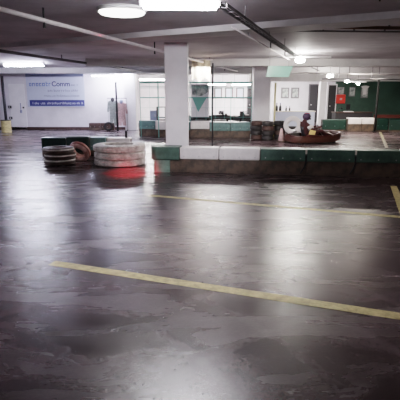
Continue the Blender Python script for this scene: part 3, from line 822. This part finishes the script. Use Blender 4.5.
# counter with bottles on right of second column
D = 22.0
x0, x1 = xx(275, D), xx(316, D); zc = zz(111, D)
t = thing('paddock_counter', 'long pale counter against the white wall right of the second column', 'counter', ((x0+x1)/2, D, 0))
w = (x1-x0)/2
MB().box((-w, 0, 0), (w, 0.5, zc-0.04)).build('front_panel', M['bannerbg'], t)
MB().box((-w-0.03, -0.04, zc-0.04), (w+0.03, 0.54, zc), bev=0.01).build('countertop', M['palewood'], t)
for i, px in enumerate((277.5, 281, 287, 290.5)):
    t = thing('bottle', 'dark bottle on the pale counter, %s from the yellow post' % ['first', 'second', 'third', 'fourth'][i], 'bottle', (xx(px, D+.1), D+0.15, zc), 0, 'dark bottles on the counter')
    k = 1 if i < 2 else 0.6
    MB().lathe([(0.0001, 0), (0.065*k, 0), (0.065*k, 0.2*k), (0.025*k, 0.28*k), (0.022*k, 0.36*k), (0.0001, 0.36*k)], 14, False).build('bottle_body', M['black'], t, True)
    MB().rod((0, 0, 0.35*k), (0, 0, 0.39*k), 0.028*k).build('cap', M['navy'], t)

# =================== GREEN WALL ITEMS ===================
D = DG-0.05
z = zz(99, D)
t = thing('red_box', 'square red box with a white mark mounted on the green wall', 'box', (xx(340.5, D), D, z))
w = (xx(345.5, D)-xx(336.5, D))/2
MB().box((-w, -0.12, -w*0.95), (w, 0.05, w*0.95), bev=0.02).build('box_body', M['red'], t)
MB().box((-w*0.25, -0.13, -0.05), (w*0.28, -0.12, 0.05)).build('white_mark', M['suitpink'], t)
MB().box((-w*0.8, -0.125, w*0.62), (w*0.8, -0.12, w*0.7)).build('seam', M['maroon'], t)
def poster(p0, p1, y0, y1, label, shirt=False):
    w = (xx(p1, D)-xx(p0, D))/2; z0, z1 = zz(y1, D), zz(y0, D); h = (z1-z0)
    t = thing('wall_poster', label, 'poster', (xx((p0+p1)/2, D), D, z0))
    MB().box((-w, 0, 0), (w, 0.04, h)).build('frame', M['tray'], t)
    MB().box((-w*0.85, -0.01, h*0.06), (w*0.85, 0, h*0.94)).build('print', M['photo'], t)
    if shirt:
        MB().prism([(-w*1.25, h*1.0), (-w*0.5, h*0.8), (-w*0.45, h*0.3), (w*0.45, h*0.3), (w*0.5, h*0.8), (w*1.25, h*1.0), (w*0.4, h*1.08), (-w*0.4, h*1.08)], -0.03, -0.012, Y).build('hanging_shirt', M['suitwhite'], t)
poster(337.5, 344, 87, 95, 'small dim poster on the green wall above the red box')
poster(349, 355, 87, 96.5, 'grey poster on the green wall between the red box and the white shirt')
poster(361, 368, 86.5, 98, 'grey poster with a white shirt hung over it on the green wall', True)
D = 21.6
x0, x1 = xx(337, D), xx(374, D); zc = zz(112, D)
t = thing('reception_desk', 'dark desk in front of the green wall behind the white far barrier', 'desk', ((x0+x1)/2, D, 0))
w = (x1-x0)/2
MB().box((-w, 0, 0), (w, 0.6, zc-0.05)).build('front_panel', M['dark'], t)
MB().box((-w-0.04, -0.05, zc-0.05), (w+0.04, 0.65, zc), bev=0.01).build('desktop', M['brownrubber'], t)
t = thing('paper_stack', 'white sheet pile on the left half of the dark desk', 'papers', (xx(350.5, D), D+0.1, zc))
for i in range(3): MB().box((-0.22+0.01*i, -0.12, i*0.012), (0.22-0.015*i, 0.14, i*0.012+0.011)).build('sheet', M['suitwhite'], t)
t = thing('monitor', 'black monitor standing on the dark desk seen from behind', 'monitor', (xx(352, D), D+0.42, zc))
MB().box((-0.12, -0.06, 0), (0.12, 0.06, 0.015)).build('base', M['black'], t)
MB().rod((0, 0, 0.01), (0, 0, 0.14), 0.018).build('neck', M['black'], t)
MB().box((-0.10, -0.02, 0.1), (0.10, 0.02, 0.36), bev=0.008).build('screen', M['black'], t)
t = thing('desk_lamp', 'small dark lamp on the dark desk left of the papers', 'lamp', (xx(342, D), D+0.2, zc))
MB().rod((0, 0, 0), (0, 0, 0.02), 0.08, 16).build('base', M['black'], t)
MB().path([(0, 0, 0.02), (-0.06, 0, 0.12), (0.05, 0, 0.2)], 0.01).build('arm', M['black'], t)
MB().rod((0.05, 0, 0.21), (0.11, 0, 0.15), 0.02, 12, 0.055).build('shade', M['black'], t)
# mint panel imitating a light reflection in the window glass
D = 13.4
t = thing('reflection_panel', 'pale mint panel imitating a glass reflection, hanging above the second column', 'sign', (xx(279, D, 2.2), D, zz(77, D)), 0.25)
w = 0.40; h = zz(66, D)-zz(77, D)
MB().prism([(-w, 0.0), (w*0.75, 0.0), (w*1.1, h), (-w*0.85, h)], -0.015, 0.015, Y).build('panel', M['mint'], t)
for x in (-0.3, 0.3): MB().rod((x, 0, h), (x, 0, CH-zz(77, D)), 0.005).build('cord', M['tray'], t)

# =================== LIGHT ===================
w = bpy.data.worlds.new('World'); bpy.context.scene.world = w; w.use_nodes = True
w.node_tree.nodes['Background'].inputs['Color'].default_value = (0.5, 0.30, 0.30, 1)
w.node_tree.nodes['Background'].inputs['Strength'].default_value = 0.1
g = ground(131, 173)
sp = bpy.data.lights.new('red_glow_spot', 'SPOT'); sp.energy = 3200; sp.color = (1, 0.03, 0.05); sp.spot_size = math.radians(24); sp.spot_blend = 1.0; sp.shadow_soft_size = 0.05  # unseen spot added to throw a red glow on floor and tyres
so = bpy.data.objects.new('red_glow_spot', sp); C.objects.link(so)
so.location = (g.x-0.1, g.y-1.8, 2.5); so.rotation_euler = (g-so.location).to_track_quat('-Z', 'Y').to_euler()
sp = bpy.data.lights.new('column_spot', 'SPOT'); sp.energy = 420; sp.color = (0.96, 0.93, 1); sp.spot_size = math.radians(44); sp.spot_blend = 0.8; sp.shadow_soft_size = 0.15  # extra spot added only to brighten the big column
so = bpy.data.objects.new('column_spot', sp); C.objects.link(so); so.location = (-0.2, 3.6, 2.5)
so.rotation_euler = (Vector((-0.1, 9.7, 1.35))-so.location).to_track_quat('-Z', 'Y').to_euler()
# area lights added to fill the room; no fittings belong to them
for i, (x, y, e_, c) in enumerate(((7.5, 7.5, 60, (1, 0.8, 0.68)), (6.5, 17.5, 130, (1, 0.9, 0.78)), (-8.5, 10, 110, (0.86, 0.86, 1)), (0.5, 13.2, 110, (1, 0.95, 0.95)))):
    l = bpy.data.lights.new('room_fill', 'AREA'); l.energy = e_; l.color = c; l.size = 1.2; l.shape = 'RECTANGLE'; l.size_y = 0.2
    o = bpy.data.objects.new('room_fill', l); C.objects.link(o); o.location = (x, y, 2.38)

cam = bpy.data.cameras.new('camera'); co = bpy.data.objects.new('camera', cam); C.objects.link(co)
cam.sensor_width = 36; cam.lens = 36*F/400
co.location = (0, 0, H); co.rotation_euler = (PI/2-TH, 0, 0)
bpy.context.scene.camera = co
vs = bpy.context.scene.view_settings
vs.view_transform = 'Filmic'; vs.look = 'Medium High Contrast'; vs.exposure = 0.5
